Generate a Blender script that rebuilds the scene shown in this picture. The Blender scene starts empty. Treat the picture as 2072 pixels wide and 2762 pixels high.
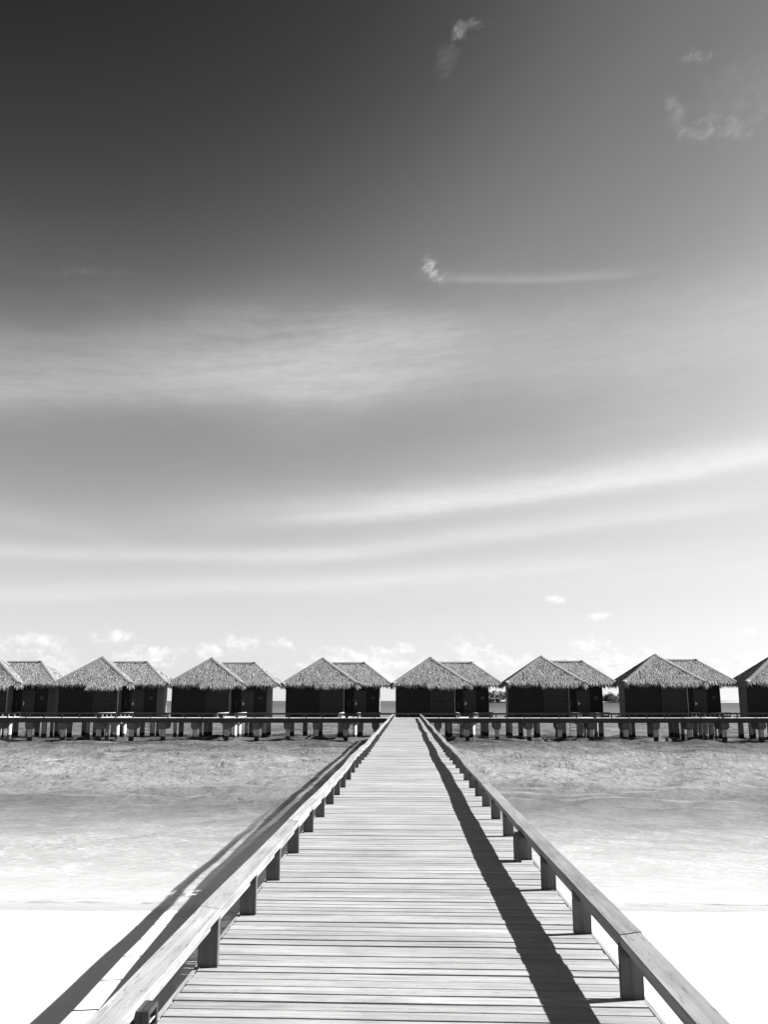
import bpy, math, random
import numpy as np
from mathutils import Vector, Matrix, Euler

R = math.radians
sc = bpy.context.scene
col = sc.collection
random.seed(7)
rng = np.random.default_rng(11)

# ------------------------------------------------------------------ camera
CAM_H = 1.5
cam_d = bpy.data.cameras.new('camera')
cam = bpy.data.objects.new('camera', cam_d)
col.objects.link(cam)
cam_d.sensor_fit = 'VERTICAL'
cam_d.sensor_height = 36.0
cam_d.lens = 31.93
cam_d.clip_start = 0.05
cam_d.clip_end = 60000
cam.location = (0, 0, CAM_H)
cam.rotation_euler = (R(90 + 11.74), 0, R(1.396))
sc.camera = cam

# ------------------------------------------------------------------ light
SUN = Vector((0.79, 0.165, 0.575)).normalized()
SUN_EL = math.asin(SUN.z)
SUN_AZ = math.atan2(SUN.x, SUN.y)          # clockwise from +Y
sun_d = bpy.data.lights.new('sun', 'SUN')
sun_d.energy = 5.0
sun_d.angle = R(0.53)
sun_d.color = (1.0, 0.995, 0.985)
sun = bpy.data.objects.new('sun', sun_d)
col.objects.link(sun)
sun.rotation_euler = SUN.to_track_quat('Z', 'Y').to_euler()
sun.location = (60, 20, 60)

sc.view_settings.view_transform = 'Standard'
sc.view_settings.look = 'None'
sc.view_settings.exposure = 1.9
sc.view_settings.gamma = 1.0
sc.view_settings.use_curve_mapping = False


# ------------------------------------------------------------------ node expression helper
class X:
    nt = None

    def __init__(self, s):
        self.s = s

    @staticmethod
    def m(op, *a, clamp=False):
        n = X.nt.nodes.new('ShaderNodeMath')
        n.operation = op
        n.use_clamp = clamp
        for i, v in enumerate(a):
            if isinstance(v, X):
                X.nt.links.new(v.s, n.inputs[i])
            else:
                n.inputs[i].default_value = float(v)
        return X(n.outputs[0])

    def __add__(a, b): return X.m('ADD', a, b)
    __radd__ = __add__
    def __sub__(a, b): return X.m('SUBTRACT', a, b)
    def __rsub__(a, b): return X.m('SUBTRACT', b, a)
    def __mul__(a, b): return X.m('MULTIPLY', a, b)
    __rmul__ = __mul__
    def __truediv__(a, b): return X.m('DIVIDE', a, b)
    def __pow__(a, b): return X.m('POWER', a, b)
    def clamp(a): return X.m('ADD', a, 0.0, clamp=True)
    def max(a, b): return X.m('MAXIMUM', a, b)
    def min(a, b): return X.m('MINIMUM', a, b)
    def exp(a): return X.m('EXPONENT', a)
    def fract(a): return X.m('FRACT', a)

    def sstep(a, lo, hi, flo=0.0, fhi=1.0):
        n = X.nt.nodes.new('ShaderNodeMapRange')
        n.interpolation_type = 'SMOOTHSTEP'
        X.nt.links.new(a.s, n.inputs['Value'])
        n.inputs['From Min'].default_value = lo
        n.inputs['From Max'].default_value = hi
        n.inputs['To Min'].default_value = flo
        n.inputs['To Max'].default_value = fhi
        return X(n.outputs[0])


def combine(x, y, z):
    n = X.nt.nodes.new('ShaderNodeCombineXYZ')
    for i, v in enumerate((x, y, z)):
        if isinstance(v, X):
            X.nt.links.new(v.s, n.inputs[i])
        else:
            n.inputs[i].default_value = v
    return X(n.outputs[0])


def separate(v):
    n = X.nt.nodes.new('ShaderNodeSeparateXYZ')
    X.nt.links.new(v.s, n.inputs[0])
    return X(n.outputs[0]), X(n.outputs[1]), X(n.outputs[2])


def noise(vec, scale=1.0, detail=4.0, rough=0.55, dist=0.0):
    n = X.nt.nodes.new('ShaderNodeTexNoise')
    X.nt.links.new(vec.s, n.inputs['Vector'])
    n.inputs['Scale'].default_value = scale
    n.inputs['Detail'].default_value = detail
    n.inputs['Roughness'].default_value = rough
    n.inputs['Distortion'].default_value = dist
    return X(n.outputs[0])


def mixf(f, a, b):
    return a + (b - a) * f if isinstance(b, X) or isinstance(a, X) else f * (b - a) + a


# ------------------------------------------------------------------ world: monochrome daylight sky with cirrus and low cumulus
world = bpy.data.worlds.new('World')
sc.world = world
world.use_nodes = True
wt = world.node_tree
wt.nodes.clear()
X.nt = wt
sky = wt.nodes.new('ShaderNodeTexSky')
sky.sky_type = 'NISHITA'
sky.sun_disc = False
sky.sun_elevation = SUN_EL
sky.sun_rotation = SUN_AZ
sky.altitude = 0
sky.air_density = 1.0
sky.dust_density = 1.2
sky.ozone_density = 1.0
sepc = wt.nodes.new('ShaderNodeSeparateColor')
wt.links.new(sky.outputs[0], sepc.inputs[0])
red, grn = X(sepc.outputs[0]), X(sepc.outputs[1])
tcw = wt.nodes.new('ShaderNodeTexCoord')
dx, dy, dz = separate(X(tcw.outputs['Generated']))
wt.links.new(combine(dx, dy, dz.max(0.045)).s, sky.inputs['Vector'])
raw = red * 0.85 + grn * 0.15
# tonal curve of the black-and-white conversion (red filter, strong contrast)
ramp = wt.nodes.new('ShaderNodeValToRGB')
ramp.color_ramp.interpolation = 'B_SPLINE'
TONE = [(0.0, 0.0), (0.85, 0.006), (1.04, 0.025), (1.23, 0.043), (1.40, 0.076), (1.56, 0.118), (1.75, 0.150), (2.0, 0.172), (2.3, 0.210),
        (2.6, 0.262), (3.0, 0.348), (3.5, 0.392), (4.1, 0.438), (5.0, 0.50), (6.0, 0.56)]
els = ramp.color_ramp.elements
while len(els) < len(TONE):
    els.new(0.5)
for e_, (p_, v_) in zip(els, TONE):
    e_.position = p_ / 6.0
    e_.color = (v_, v_, v_, 1)
wt.links.new((raw * (1 / 6.0)).s, ramp.inputs[0])
base = X(ramp.outputs[0]) + (raw - 6.0).max(0.0) * 0.02
az = X.m('ARCTAN2', dx, dy) * (180 / math.pi)
el = X.m('ARCSINE', dz) * (180 / math.pi)
SKY_K = 0.483
base = base * el.sstep(20.0, 44.0, 1.0, 0.58)
warp = noise(combine(az * 0.07, el * 0.16, 3.1), 1.0, 5, 0.6) - 0.5
fib = noise(combine(az * 0.10 + el * 0.05, el * 1.3 - az * 0.09, 9.7), 1.0, 6, 0.62)
fib2 = noise(combine(az * 0.42 + warp * 0.8, el * 3.4 - az * 0.26 + warp * 1.5, 4.2), 1.0, 8, 0.70, 0.4)
mott = noise(combine(az * 0.55, el * 1.1, 7.9), 1.0, 8, 0.72, 0.8)
fib = fib * 0.40 + fib2 * 0.34 + mott * 0.26
fib = (fib - 0.5) * 2.4 + 0.5
fine = noise(combine(az * 0.9, el * 1.5, 5.5), 1.0, 6, 0.62)


def streak(a0, e0, a1, e1, w, gain, bow=0.0, up=1.0, fib_w=0.7):
    t = (az - a0) / (a1 - a0)
    line = t * (e1 - e0) + e0 + (t * (1.0 - t)) * bow
    d = (el - line + warp * (w * 1.6)) / w
    above = X.m('GREATER_THAN', d, 0.0)
    d = d * (1.0 + above * (1.0 / up - 1.0))
    g = (d * d * -1.0).exp()
    win = (t.sstep(-0.18, 0.22)) * (t.sstep(0.85, 1.25, 1.0, 0.0))
    return g * win * gain * ((1.0 - fib_w) + fib * (2 * fib_w))


def blob(a0, e0, wa, we, gain, tilt=0.0, lo=0.46, hi=0.78, n=None):
    da = az - a0
    de = el - e0 - da * tilt
    g = ((da * da) * (-1.0 / wa ** 2) + (de * de) * (-1.0 / we ** 2)).exp()
    f = ((fine if n is None else n) + g * 0.42 - 0.36).sstep(lo - 0.10, hi + 0.02)
    return f * g.sstep(0.03, 0.75) * gain


cir = streak(-44, 15.2, -1, 20.8, 1.7, 0.23, 1.6, 1.6, 0.45)
cir = cir + streak(-14, 20.0, 40, 21.5, 3.0, 0.15, 0.5, 1.3, 0.5)
cir = cir + streak(-14, 23.0, 3, 22.5, 1.2, 0.05, 0.0, 1.3, 0.8)
cir = cir + streak(-7, 11.3, 34, 15.4, 0.55, 0.50, -0.5, 2.2, 0.35)
cir = cir + streak(-16, 10.9, 30, 13.6, 1.3, 0.07, -0.4, 1.2, 0.6)
cir = cir + streak(-8, 8.7, 20, 11.3, 0.42, 0.30, 0.6, 1.8, 0.4)
cir = cir + streak(-28, 5.6, 14, 8.4, 0.45, 0.26, 0.6, 1.6, 0.5)
cir = cir + streak(-40, 8.2, -6, 8.9, 0.36, 0.26, 0.0, 1.6, 0.5)
cir = cir + streak(-30, 11.2, -18, 9.6, 0.4, 0.06, 0.0, 1.6, 0.7)
cir = cir + streak(-8, 6.6, 30, 7.6, 0.7, 0.16, 0.3, 1.4, 0.6)
# everything else of the sky dome carries the same thin veil
veil = noise(combine(az * 0.035, el * 0.11 - az * 0.01, 1.7), 1.0, 5, 0.6).sstep(0.42, 0.75)
cir = cir + veil * (el.sstep(2.0, 12.0)) * (el.sstep(17.0, 30.0, 1.0, 0.0)) * 0.10
wn = noise(combine(az * 1.0 + warp * 1.2, el * 1.7 - az * 0.35 - warp * 1.5, 12.5), 1.0, 7, 0.55, 0.35)
wn2 = noise(combine(az * 2.4, el * 3.2 - az * 0.9, 15.5), 1.0, 6, 0.52, 0.3)
tuft = ((wn * 0.74 + wn2 * 0.26) - 0.5) * 1.25 + 0.5
wis = blob(4.6, 39.6, 1.8, 0.8, 0.28, 0.22, 0.44, 0.84, tuft)
wis = wis + blob(3.2, 38.2, 1.2, 1.3, 0.07, 0.3, 0.36, 0.95, tuft)
wis = wis + blob(1.9, 26.6, 0.85, 0.75, 0.38, -0.45, 0.36, 0.74, (wn2 - 0.5) * 1.1 + 0.52)
wis = wis + streak(1.9, 26.12, 14.5, 25.5, 0.17, 0.11, -0.35, 2.4, 0.6)
wis = wis + blob(18.5, 33.7, 1.0, 1.1, 0.18, -0.5, 0.34, 0.88, tuft)
wis = wis + blob(20.8, 32.5, 2.8, 0.9, 0.19, -0.10, 0.34, 0.90, tuft)
wis = wis + blob(19.9, 36.4, 1.4, 0.55, 0.22, -0.1, 0.42, 0.86, tuft)
wis = wis + blob(23.0, 33.6, 3.5, 3.0, 0.08, 0.0, 0.28, 1.0, tuft)
wis = wis + blob(-20.5, 25.3, 3.0, 0.35, 0.05, 0.12, 0.34, 0.9, tuft)
# low cumulus all round the horizon
cn = noise(combine(az * 0.20, el * 0.40, 2.2), 1.0, 7, 0.52)
cd = noise(combine(az * 0.8 + 0.30, el * 1.2 - 0.30, 2.2), 1.0, 6, 0.58)
cd2 = noise(combine(az * 0.8 + 0.30 + 0.22, el * 1.2 - 0.30 + 0.22, 2.2), 1.0, 6, 0.58)
cnl = noise(combine(az * 0.07, 0.0, 8.4), 1.0, 2, 0.5)
top = el.sstep(1.6, 4.8, 1.0, 0.0)
cum = ((cn * 0.7 + cd * 0.4 + cnl * 0.3) * (0.62 + top * 0.38)).sstep(0.58, 0.80) * el.sstep(0.3, 1.6)
relief = ((cd - cd2) * 2.4 + 0.5).clamp()
puff_n = noise(combine(az * 1.3, el * 1.5, 6.6), 1.0, 8, 0.56, 0.3)
puff_n = (puff_n - 0.5) * 1.5 + 0.53
PUFFS = [(-22.4, 3.1, 1.7, 0.75), (-17.6, 3.7, 1.3, 0.6), (-15.8, 2.7, 2.0, 0.7), (-12.3, 3.0, 0.9, 0.5), (-10.3, 3.5, 1.1, 0.5), (-7.6, 3.4, 1.0, 0.42),
         (-2.2, 2.8, 1.3, 0.65), (-0.2, 3.2, 0.8, 0.5), (4.2, 3.2, 1.5, 0.85), (6.4, 2.2, 1.6, 0.6), (11.2, 3.2, 1.3, 0.8), (9.4, 6.2, 0.8, 0.32), (11.6, 5.0, 0.9, 0.3), (20.0, 3.9, 0.8, 0.3)]
for pa, pe, pw_, ph_ in PUFFS:
    cum = cum.max(blob(pa, pe, pw_ * 1.15, ph_ * 1.15, 1.0, 0.0, 0.40, 0.66, puff_n))
lum = base
lum = lum + cir.min(1.0) * (lum * -1.0 + 0.56) + wis * (lum * -1.0 + 0.52)
lum = mixf(cum * 0.95, lum, lum * 0.40 + relief * 0.18 + 0.27)
# below the horizon the world repeats the horizon light
val = lum.max(0.0) * SKY_K
em = wt.nodes.new('ShaderNodeBackground')
cc = combine(val, val, val)
wt.links.new(cc.s, em.inputs['Color'])
em.inputs['Strength'].default_value = 1.0
wo = wt.nodes.new('ShaderNodeOutputWorld')
wt.links.new(em.outputs[0], wo.inputs['Surface'])


# ------------------------------------------------------------------ mesh helpers
class MB:
    def __init__(self):
        self.v, self.f = [], []

    def add(self, vs, fs, M=None):
        o = len(self.v)
        if M is not None:
            vs = [tuple(M @ Vector(p)) for p in vs]
        self.v += [tuple(p) for p in vs]
        self.f += [tuple(i + o for i in f) for f in fs]
        return self

    def box(self, x0, x1, y0, y1, z0, z1, M=None, c=0.0):
        if c <= 0:
            vs = [(x, y, z) for z in (z0, z1) for y in (y0, y1) for x in (x0, x1)]
            fs = [(0, 2, 3, 1), (4, 5, 7, 6), (0, 1, 5, 4), (2, 6, 7, 3), (0, 4, 6, 2), (1, 3, 7, 5)]
            return self.add(vs, fs, M)
        # chamfered box: inset top and bottom rings, cut corners
        vs, fs = [], []
        rings = [(z0, c), (z0 + c, 0), (z1 - c, 0), (z1, c)]
        for z, k in rings:
            a0, a1, b0, b1 = x0 + k, x1 - k, y0 + k, y1 - k
            e = c
            vs += [(a0 + e, b0, z), (a1 - e, b0, z), (a1, b0 + e, z), (a1, b1 - e, z),
                   (a1 - e, b1, z), (a0 + e, b1, z), (a0, b1 - e, z), (a0, b0 + e, z)]
        for r in range(3):
            for i in range(8):
                j = (i + 1) % 8
                fs.append((r * 8 + i, r * 8 + j, r * 8 + 8 + j, r * 8 + 8 + i))
        fs.append(tuple(range(7, -1, -1)))
        fs.append(tuple(range(24, 32)))
        return self.add(vs, fs, M)

    def prism(self, prof, a0, a1, axis='y', M=None):
        """closed 2-D profile (counter-clockwise) extruded along an axis."""
        n = len(prof)
        if axis == 'y':
            P = lambda p, a: (p[0], a, p[1])
        else:
            P = lambda p, a: (a, p[0], p[1])
        vs = [P(p, a0) for p in prof] + [P(p, a1) for p in prof]
        fs = [tuple(range(n)), tuple(range(2 * n - 1, n - 1, -1))]
        fs += [(i, n + i, n + (i + 1) % n, (i + 1) % n) for i in range(n)]
        return self.add(vs, fs, M)

    def cyl(self, x, y, z0, z1, r, n=12, r1=None):
        r1 = r if r1 is None else r1
        vs = [(x + r * math.cos(2 * math.pi * i / n), y + r * math.sin(2 * math.pi * i / n), z0) for i in range(n)]
        vs += [(x + r1 * math.cos(2 * math.pi * i / n), y + r1 * math.sin(2 * math.pi * i / n), z1) for i in range(n)]
        fs = [(i, (i + 1) % n, n + (i + 1) % n, n + i) for i in range(n)]
        fs += [tuple(range(n - 1, -1, -1)), tuple(range(n, 2 * n))]
        return self.add(vs, fs)

    def tube(self, pts, r, n=6):
        pts = [Vector(p) for p in pts]
        rings = []
        for i, p in enumerate(pts):
            d = (pts[min(i + 1, len(pts) - 1)] - pts[max(i - 1, 0)]).normalized()
            a = d.cross(Vector((0, 0, 1)))
            if a.length < 1e-3:
                a = d.cross(Vector((0, 1, 0)))
            a.normalize()
            b = d.cross(a)
            rings.append([p + (a * math.cos(2 * math.pi * k / n) + b * math.sin(2 * math.pi * k / n)) * r for k in range(n)])
        vs = [tuple(q) for ring in rings for q in ring]
        fs = []
        for i in range(len(pts) - 1):
            for k in range(n):
                fs.append((i * n + k, i * n + (k + 1) % n, (i + 1) * n + (k + 1) % n, (i + 1) * n + k))
        fs += [tuple(range(n - 1, -1, -1)), tuple(range((len(pts) - 1) * n, len(pts) * n))]
        return self.add(vs, fs)

    def mesh(self, name, mat=None, smooth=False):
        me = bpy.data.meshes.new(name)
        me.from_pydata(self.v, [], self.f)
        me.validate()
        if smooth:
            me.polygons.foreach_set('use_smooth', [True] * len(me.polygons))
        if mat:
            me.materials.append(mat)
        me.update()
        return me


def link(name, me, parent=None, loc=None, rot=None, scale=None):
    o = bpy.data.objects.new(name, me)
    col.objects.link(o)
    if parent is not None:
        o.parent = parent
    if loc is not None:
        o.location = loc
    if rot is not None:
        o.rotation_euler = rot
    if scale is not None:
        o.scale = scale
    return o


def thing(name, label, cat, loc=(0, 0, 0), group=None, me=None, rot=None):
    o = link(name, me, None, loc, rot)
    o['label'] = label
    o['category'] = cat
    if group:
        o['group'] = group
    return o


def structure(o):
    o['kind'] = 'structure'
    return o


def stuff(o):
    o['kind'] = 'stuff'
    return o


def copy_tree(o, parent=None):
    c = o.copy()
    col.objects.link(c)
    if parent is not None:
        c.parent = parent
    for ch in list(o.children):
        copy_tree(ch, c)
    return c


# ------------------------------------------------------------------ materials (all grey: the photograph is monochrome)
def material(name):
    m = bpy.data.materials.new(name)
    m.use_nodes = True
    X.nt = m.node_tree
    b = m.node_tree.nodes['Principled BSDF']
    return m, b


def setc(b, x):
    X.nt.links.new(combine(x, x, x).s, b.inputs['Base Color'])


def tex(kind='Object'):
    n = X.nt.nodes.new('ShaderNodeTexCoord')
    return X(n.outputs[kind])


def position():
    n = X.nt.nodes.new('ShaderNodeNewGeometry')
    return X(n.outputs['Position'])


def island():
    n = X.nt.nodes.new('ShaderNodeNewGeometry')
    return X(n.outputs['Random Per Island'])


def objrand():
    n = X.nt.nodes.new('ShaderNodeObjectInfo')
    return X(n.outputs['Random'])


def bump(b, h, strength=0.3, dist=0.01):
    n = X.nt.nodes.new('ShaderNodeBump')
    n.inputs['Strength'].default_value = strength
    n.inputs['Distance'].default_value = dist
    X.nt.links.new(h.s, n.inputs['Height'])
    X.nt.links.new(n.outputs[0], b.inputs['Normal'])


def wood(name, lo, hi, axis, grain=1.0, var=0.35, rough=0.75, spots=0.0, streaky=1.0, foot=False):
    m, b = material(name)
    v = tex()
    x, y, z = separate(v)
    r = (objrand() + island() * 0.83).fract()
    s = [38.0 * grain] * 3
    s[axis] = 1.6 * grain
    o = r * 37.0
    g1 = noise(combine(x * s[0] + o, y * s[1] + o, z * s[2] + o), 1.0, 5, 0.6, 0.15)
    s2 = [120.0 * grain] * 3
    s2[axis] = 9.0 * grain
    g2 = noise(combine(x * s2[0] + o, y * s2[1], z * s2[2] + o), 1.0, 4, 0.65)
    big = noise(combine(x * 1.3 + o, y * 1.3 + o, z * 1.3), 1.0, 4, 0.6)
    crack = g2.sstep(0.56, 0.70) * streaky
    t = (g1 - 0.5) * 1.4 + 0.5 + (big - 0.5) * 0.7
    c = mixf(t.clamp(), lo, hi)
    c = c * (1.0 - var * 0.5 + r * var)
    c = c * (1.0 - crack * 0.42)
    if spots:
        wp_ = position()
        st = noise(wp_, 0.9, 5, 0.6)
        c = c * (0.72 + st * 0.54)
        sp = noise(combine(x * 9.0 + o, y * 22.0 + o, z * 9.0), 1.0, 2, 0.5).sstep(0.765, 0.80)
        c = mixf(sp * 0.6, c, 0.62)
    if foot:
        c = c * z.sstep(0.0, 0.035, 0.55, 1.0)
    setc(b, c)
    b.inputs['Roughness'].default_value = rough
    b.inputs['Specular IOR Level'].default_value = 0.25
    bump(b, g1 * 0.5 + crack * -0.8 + g2 * 0.3, 0.5, 0.004)
    return m


def plain(name, v, rough=0.7, spec=0.3, n_amp=0.25, scale=3.0, metallic=0.0):
    m, b = material(name)
    n = noise(tex(), scale, 5, 0.6)
    r = objrand()
    setc(b, (n - 0.5) * (v * n_amp * 2) + v * (0.92 + 0.0) + r * (v * 0.16))
    b.inputs['Roughness'].default_value = rough
    b.inputs['Specular IOR Level'].default_value = spec
    b.inputs['Metallic'].default_value = metallic
    bump(b, n, 0.15, 0.01)
    return m


M_plank = wood('weathered_plank', 0.10, 0.32, 0, 1.0, 0.22, 0.72, spots=1.0)
M_cap = wood('rail_cap_wood', 0.085, 0.27, 1, 0.75, 0.2, 0.7, streaky=1.0)
M_post = wood('post_wood', 0.035, 0.11, 2, 0.8, 0.3, 0.75, foot=True)
M_beam = wood('beam_wood', 0.08, 0.16, 1, 0.7, 0.25, 0.8)
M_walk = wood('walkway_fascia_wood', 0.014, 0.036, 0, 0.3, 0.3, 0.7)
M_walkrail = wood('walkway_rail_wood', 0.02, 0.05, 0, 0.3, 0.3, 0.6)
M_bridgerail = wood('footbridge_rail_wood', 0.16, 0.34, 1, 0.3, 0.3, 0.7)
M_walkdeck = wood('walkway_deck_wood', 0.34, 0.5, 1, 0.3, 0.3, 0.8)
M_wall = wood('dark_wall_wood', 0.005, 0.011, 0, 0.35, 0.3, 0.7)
M_frame = plain('dark_frame', 0.016, 0.5, 0.3)
M_door = plain('door_wood', 0.018, 0.5, 0.3)
M_plate = plain('plate_metal', 0.07, 0.5, 0.3)
M_plate_in = plain('plate_face', 0.02, 0.5, 0.3)
M_metal = plain('worn_metal', 0.5, 0.35, 0.5, 0.2, 3.0, 0.7)
M_dark = plain('black_metal', 0.02, 0.4, 0.5)
M_lampface = plain('lamp_face', 0.35, 0.5, 0.4)
M_white = plain('white_paint', 0.7, 0.6, 0.3, 0.1)
M_debris = plain('dry_leaf', 0.06, 0.8, 0.1)
M_trunk = plain('bark', 0.12, 0.9, 0.1)
M_rock = plain('breakwater_rock', 0.05, 0.9, 0.1)

# wall siding of the huts' sides: pale weathered boards
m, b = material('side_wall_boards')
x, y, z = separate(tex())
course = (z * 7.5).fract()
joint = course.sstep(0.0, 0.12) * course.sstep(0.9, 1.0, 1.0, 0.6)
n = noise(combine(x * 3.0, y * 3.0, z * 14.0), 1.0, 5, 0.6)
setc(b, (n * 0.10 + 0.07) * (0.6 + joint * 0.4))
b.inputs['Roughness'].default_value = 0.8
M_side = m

# glass of the huts
m, b = material('dark_window_glass')
b.inputs['Base Color'].default_value = (0.012, 0.012, 0.012, 1)
b.inputs['Roughness'].default_value = 0.25
b.inputs['Specular IOR Level'].default_value = 0.12
M_glass = m

# concrete with a wet algae band near the water
m, b = material('pier_concrete')
wp = position()
x, y, z = separate(wp)
n = noise(wp, 2.2, 6, 0.6)
n2 = noise(combine(x * 9.0, y * 9.0, z * 1.2), 1.0, 4, 0.6)
wet = (z + (n - 0.5) * 0.35 + (n2 - 0.5) * 0.25).sstep(-1.42, -1.36, 1.0, 0.0)
c = mixf(wet, (n * 0.18 + n2 * 0.10 + 0.15), 0.010)
setc(b, c)
b.inputs['Roughness'].default_value = 0.85
bump(b, n, 0.3, 0.02)
M_conc = m

M_capital = plain('shaded_crosshead_concrete', 0.085, 0.9, 0.2, 0.5, 3.0)  # darker than the columns' concrete: shade on the capitals put into the colour

# thatch
m, b = material('palm_thatch')
r = island()
v = tex()
n = noise(v, 0.9, 4, 0.6)
setc(b, r * 0.09 + 0.145 + (n - 0.5) * 0.16)
b.inputs['Roughness'].default_value = 0.85
b.inputs['Specular IOR Level'].default_value = 0.15
M_thatch = m
m, b = material('thatch_underlayer')
n = noise(tex(), 14.0, 5, 0.6)
setc(b, n * 0.12 + 0.045)
b.inputs['Roughness'].default_value = 0.95
M_thatch_in = m
m, b = material('ridge_thatch')
v = tex()
x, y, z = separate(v)
n = noise(v, 9.0, 5, 0.65)
setc(b, n * 0.16 + 0.045)
b.inputs['Roughness'].default_value = 0.9
bump(b, n, 0.6, 0.05)
M_ridge = m

# foliage for the far island
m, b = material('far_foliage')
r = island()
setc(b, r * 0.12 + 0.05)
b.inputs['Roughness'].default_value = 0.7
M_leaf = m

# coral sand
m, b = material('coral_sand')
wp = position()
x, y, z = separate(wp)
n = noise(wp, 0.7, 6, 0.6)
n2 = noise(wp, 55.0, 3, 0.6)
n3 = noise(combine(x * 0.35, y * 2.2, 0.0), 1.0, 5, 0.6)
wet = (z + (noise(combine(x * 0.25, y * 0.25, 0.0), 1.0, 4, 0.55) - 0.5) * 0.10).sstep(-1.69, -1.60, 1.0, 0.0) * z.sstep(-1.95, -1.76)
c = (n - 0.5) * 0.08 + (n2 - 0.5) * 0.05 + (n3 - 0.5) * 0.05 + 0.66
c = mixf(wet, c, c * 0.82)
# bed painted darker beyond the shallows for the light deeper water absorbs
depth_dark = (noise(combine(x * 0.05, y * 0.10, 4.0), 1.0, 5, 0.6) + y * 0.006).sstep(0.62, 0.86)
c = mixf(depth_dark * (y.sstep(26.0, 70.0)), c, 0.34)
setc(b, c)
b.inputs['Roughness'].default_value = 0.95
b.inputs['Specular IOR Level'].default_value = 0.1
bump(b, n * 0.6 + n2 * 0.12 + n3 * 0.3, 0.35, 0.05)
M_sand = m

# sea water: clear over the sand near the beach, turbid and darker with depth, rippled
m = bpy.data.materials.new('sea_water')
m.use_nodes = True
X.nt = m.node_tree
nt = m.node_tree
nt.nodes.clear()
wp = position()
x, y, z = separate(wp)
lown = noise(combine(x * 0.035, y * 0.07, 0.0), 1.0, 4, 0.6)
patch = noise(combine(x * 0.11, y * 0.22, 2.0), 1.0, 5, 0.62)
yy = y + (lown - 0.5) * 16.0 + (patch - 0.5) * 7.0
opac = yy.sstep(17.0, 60.0) * 0.88 + 0.05
far_dark = y.sstep(120.0, 700.0)
body = ((patch - 0.5) * 0.28 + 0.085 + yy.sstep(20.0, 76.0, 0.30, 0.0)).max(0.015)
body = mixf(far_dark, body, 0.03)
r1 = noise(combine(x * 0.85, y * 0.75, 0.0), 1.0, 5, 0.62, 0.4)
r2 = noise(combine(x * 3.2, y * 5.5, 5.0), 1.0, 4, 0.6, 0.6)
r3 = noise(combine(x * 0.26, y * 0.24, 7.0), 1.0, 4, 0.6)
near = y.sstep(14.0, 48.0, 0.16, 1.0)
bn = nt.nodes.new('ShaderNodeBump')
bn.inputs['Strength'].default_value = 1.0
bn.inputs['Distance'].default_value = 1.0
h = (r1 * 0.36 + r2 * 0.11 + r3 * 0.36) * near
nt.links.new(h.s, bn.inputs['Height'])
dif = nt.nodes.new('ShaderNodeBsdfDiffuse')
# broken surf lines and a few whitecaps far out
fy = y + (noise(combine(x * 0.16, 0.0, 1.0), 1.0, 3, 0.5) - 0.5) * 2.4
sf = noise(combine(x * 2.4, y * 5.0, 3.3), 1.0, 5, 0.7)
band = ((fy - 16.5) * (fy - 16.5) * -7.0).exp() + ((fy - 18.4) * (fy - 18.4) * -4.0).exp() * 0.6
foam = (sf * 0.9 + band * 0.25 - 0.10).sstep(0.52, 0.74) * 0.8 * band.sstep(0.05, 0.4)
wcap = noise(combine(x * 0.5, y * 0.16, 6.1), 1.0, 3, 0.5).sstep(0.755, 0.775) * y.sstep(95.0, 150.0)
foam = foam.max(wcap)
body = mixf(foam, body, 0.8)
nt.links.new(combine(body, body, body).s, dif.inputs['Color'])
nt.links.new(bn.outputs[0], dif.inputs['Normal'])
tr = nt.nodes.new('ShaderNodeBsdfTransparent')
tr.inputs['Color'].default_value = (0.85, 0.85, 0.85, 1)
gl = nt.nodes.new('ShaderNodeBsdfGlossy')
gl.inputs['Roughness'].default_value = 0.09
nt.links.new(bn.outputs[0], gl.inputs['Normal'])
fr = nt.nodes.new('ShaderNodeFresnel')
fr.inputs['IOR'].default_value = 1.33
nt.links.new(bn.outputs[0], fr.inputs['Normal'])
mx1 = nt.nodes.new('ShaderNodeMixShader')
nt.links.new(opac.max(foam * 0.9).s, mx1.inputs[0])
nt.links.new(tr.outputs[0], mx1.inputs[1])
nt.links.new(dif.outputs[0], mx1.inputs[2])
mx2 = nt.nodes.new('ShaderNodeMixShader')
ff = X(fr.outputs[0]).min(y.sstep(88.0, 170.0, 0.70, 0.30)) * (0.45 + near * 0.55)
nt.links.new(ff.s, mx2.inputs[0])
nt.links.new(mx1.outputs[0], mx2.inputs[1])
nt.links.new(gl.outputs[0], mx2.inputs[2])
out = nt.nodes.new('ShaderNodeOutputMaterial')
nt.links.new(mx2.outputs[0], out.inputs['Surface'])
M_water = m

# ------------------------------------------------------------------ setting: beach and sea
WATER_Z = -1.75


def grid_mesh(name, xs, ys, Z, mat, smooth=True):
    nx, ny = len(xs), len(ys)
    GX, GY = np.meshgrid(xs, ys)
    co = np.stack([GX, GY, Z], -1).reshape(-1, 3).astype(np.float32)
    i = np.arange(nx * ny).reshape(ny, nx)
    q = np.stack([i[:-1, :-1], i[:-1, 1:], i[1:, 1:], i[1:, :-1]], -1).reshape(-1)
    me = bpy.data.meshes.new(name)
    me.vertices.add(len(co))
    me.vertices.foreach_set('co', co.reshape(-1))
    nf = (nx - 1) * (ny - 1)
    me.loops.add(nf * 4)
    me.loops.foreach_set('vertex_index', q.astype(np.int32))
    me.polygons.add(nf)
    me.polygons.foreach_set('loop_start', np.arange(nf, dtype=np.int32) * 4)
    me.polygons.foreach_set('loop_total', np.full(nf, 4, dtype=np.int32))
    me.update(calc_edges=True)
    me.polygons.foreach_set('use_smooth', np.full(nf, smooth))
    me.materials.append(mat)
    return me


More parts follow.
